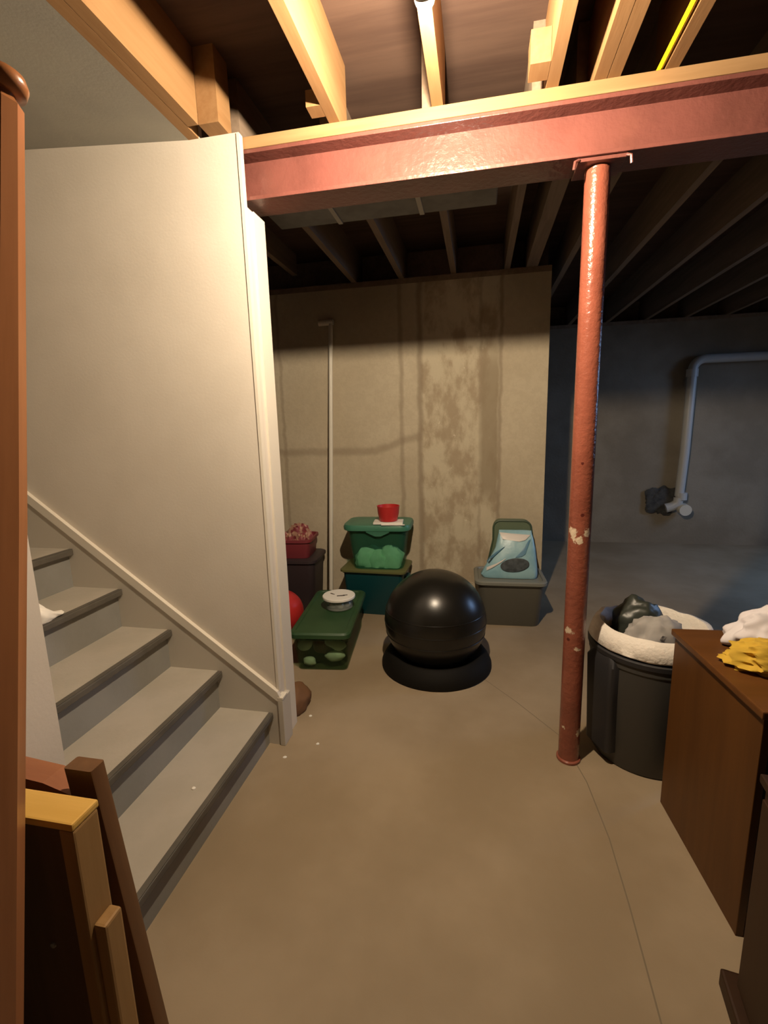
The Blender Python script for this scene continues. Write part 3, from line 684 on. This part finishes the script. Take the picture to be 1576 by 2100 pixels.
jr = thing('clear_jar', 'low clear jar with a printed white lid on the dark green box', 'jar', (-0.885, 2.775, 0.2505), 0)
lathe('jar_body', 'jar', [(0.082, 0.0), (0.088, 0.004), (0.090, 0.065), (0.086, 0.066), (0.084, 0.006), (0.01, 0.006)], jr, n=40)
lid = lathe('lid', 'paper', [(0.1, 0.066), (0.106, 0.068), (0.106, 0.080), (0.102, 0.084), (0.01, 0.0845)], jr, n=48)
bm = bmesh.new()
for (x, y, w, d, a) in ((0.02, -0.02, 0.05, 0.016, 0.35), (0.045, -0.005, 0.03, 0.012, 0.3), (-0.05, 0.01, 0.028, 0.010, -0.6), (-0.035, 0.0, 0.02, 0.008, -0.4)):
    q = [Matrix.Rotation(a, 3, 'Z') @ Vector((sx * w / 2, sy * d / 2, 0)) + Vector((x, y, 0.0851)) for sx, sy in ((-1, -1), (1, -1), (1, 1), (-1, 1))]
    bm.faces.new([bm.verts.new(p) for p in q])
link('lid_print', to_mesh(bm, 'lid_print'), 'ink', lid)
for k, (x, y) in enumerate(((-0.03, -0.05), (0.025, -0.052), (0.062, -0.02), (-0.06, -0.01), (0.0, 0.0))):
    bm = bmesh.new(); bmesh.ops.create_icosphere(bm, subdivisions=2, radius=0.025)
    link('bauble', to_mesh(bm, 'bauble', True), 'bulbitem', jr, (x, y, 0.032))

# behind the end of the white wall
db = thing('dark_bin', 'dark plum plastic bin standing behind the white wall', 'bin', (-1.385, 3.36, 0), math.radians(4))
tote_shell('bin_body', 'darkbin', 0.33, 0.34, 0.42, db, 0.86, 0.05)
rr_loft('rim', 'darkbin', [(0.35, 0.36, 0.06, 0.40), (0.365, 0.375, 0.06, 0.405), (0.365, 0.375, 0.06, 0.425), (0.34, 0.35, 0.055, 0.432)], db)
mb_ = thing('maroon_basket', 'maroon basket stacked on the dark plum bin', 'basket', (-1.40, 3.36, 0.433), math.radians(6))
tote_shell('basket_body', 'maroon', 0.28, 0.30, 0.145, mb_, 0.90, 0.04)
for k, (x, y, s, lab) in enumerate(((0.07, -0.07, (0.05, 0.05, 0.065), 'patterned red gift wrap at the right in the maroon basket'), (-0.06, -0.07, (0.055, 0.05, 0.08), 'patterned red gift wrap at the left in the maroon basket'), (0.0, 0.07, (0.09, 0.045, 0.10), 'patterned red gift wrap at the back of the maroon basket'))):
    o = crumple('gift_wrap', 'giftwrap', s, 71 + k, 0.5, 2.2, 4, None, (-1.40 + x, 3.36 + y, 0.50), ridged=True)
    tag(o, lab, 'gift wrap', 'wrap in the maroon basket')
o = link('red_ball', None); bpy.data.objects.remove(o)
bm = bmesh.new(); bmesh.ops.create_uvsphere(bm, u_segments=40, v_segments=24, radius=0.155)
for v in bm.verts: v.co.z += 0.155
rbm = link('red_ball', to_mesh(bm, 'red_ball', True), 'red', None, (-1.335, 2.86, 0.0))
rbo = thing('play_ball', 'plain red ball partly hidden behind the white wall', 'ball', (-1.335, 2.86, 0.0))
rbm.name = 'ball_shell'; rbm.parent = rbo; rbm.location = (0, 0, 0)
lathe('valve', 'paper', [(0.010, 0.0), (0.008, 0.003), (0.001, 0.003)], rbo, (0, 0, 0.309), n=12)

o = crumple('brown_paper_bag', 'browncloth', (0.072, 0.105, 0.085), 81, 0.15, 1.5, 4, None, (-0.905, 2.03, 0.0))
tag(o, 'brown rounded paper bag on the floor behind the wall end', 'paper bag')

# white pole leaning on the concrete wall
wp = thing('white_pole', 'long white plastic pole leaning upright against the concrete wall', 'pole', (-1.152, 3.40, 0))
tube('pole_shaft', 'pvc', [(0, 0, 0.0), (0.045, 0.175, 2.18)], 0.0165, wp)
tube('tee_end', 'pvc', [(-0.05, 0.176, 2.186), (0.065, 0.176, 2.19)], 0.021, wp)

# drain pipe on the deeper wall
dp = thing('drain_pipe', 'white plastic drain pipe bending down the far concrete wall', 'drain pipe', (2.21, YD - 0.07, 0.42))
run = [(2.19, 0, 1.60), (0.115, 0, 1.60)] + [tuple(p) for p in arc((0.115, 0, 1.49), 0.11, 90, 180, (1, 0, 0), (0, 0, 1))] + [(-0.002, 0, 0.62), (-0.02, 0, 0.14)]
tube('pipe_run', 'pvcgrey', run, 0.046, dp, n=18)
for z in (0.14, 1.46): tube('coupling', 'pvcgrey', [(0.002, 0, z - 0.04), (0.002, 0, z + 0.04)], 0.057, dp, n=18)
tube('side_elbow', 'pvcgrey', [(-0.02, 0, 0.12), (-0.03, 0, 0.06), (-0.08, 0.01, 0.02), (-0.14, 0.016, 0.0)], 0.052, dp, n=18)
tube('cleanout_cap', 'pvc', [(0.025, 0.0, 0.0), (0.025, -0.09, -0.005)], 0.062, dp, n=20)
pt_ = crumple('tar_patch', 'patch', (0.17, 0.016, 0.16), 91, 0.5, 1.6, 4, None, (2.04, YD - 0.026, 0.33), flat=False)
tag(pt_, 'black tar patch around the drain pipe outlet on the wall', 'wall patch')

# stray paint flecks
for k, (x, y, z, lab) in enumerate(((-0.812, 1.677, 0, 'tiny white fleck on the floor in front of the wall end'), (-0.805, 1.976, 0, 'tiny white fleck on the floor beside the brown bag'), (-0.699, 1.782, 0, 'tiny white fleck on the floor right of the wall end'), (-0.981, 1.287, Z1, 'tiny white fleck on the lowest stair tread'))):
    o = crumple('paint_fleck', 'paper', (0.008, 0.007, 0.003), 95 + k, 0.3, 2, 2, None, (x, y, z)); tag(o, lab, 'fleck', 'stray white flecks')
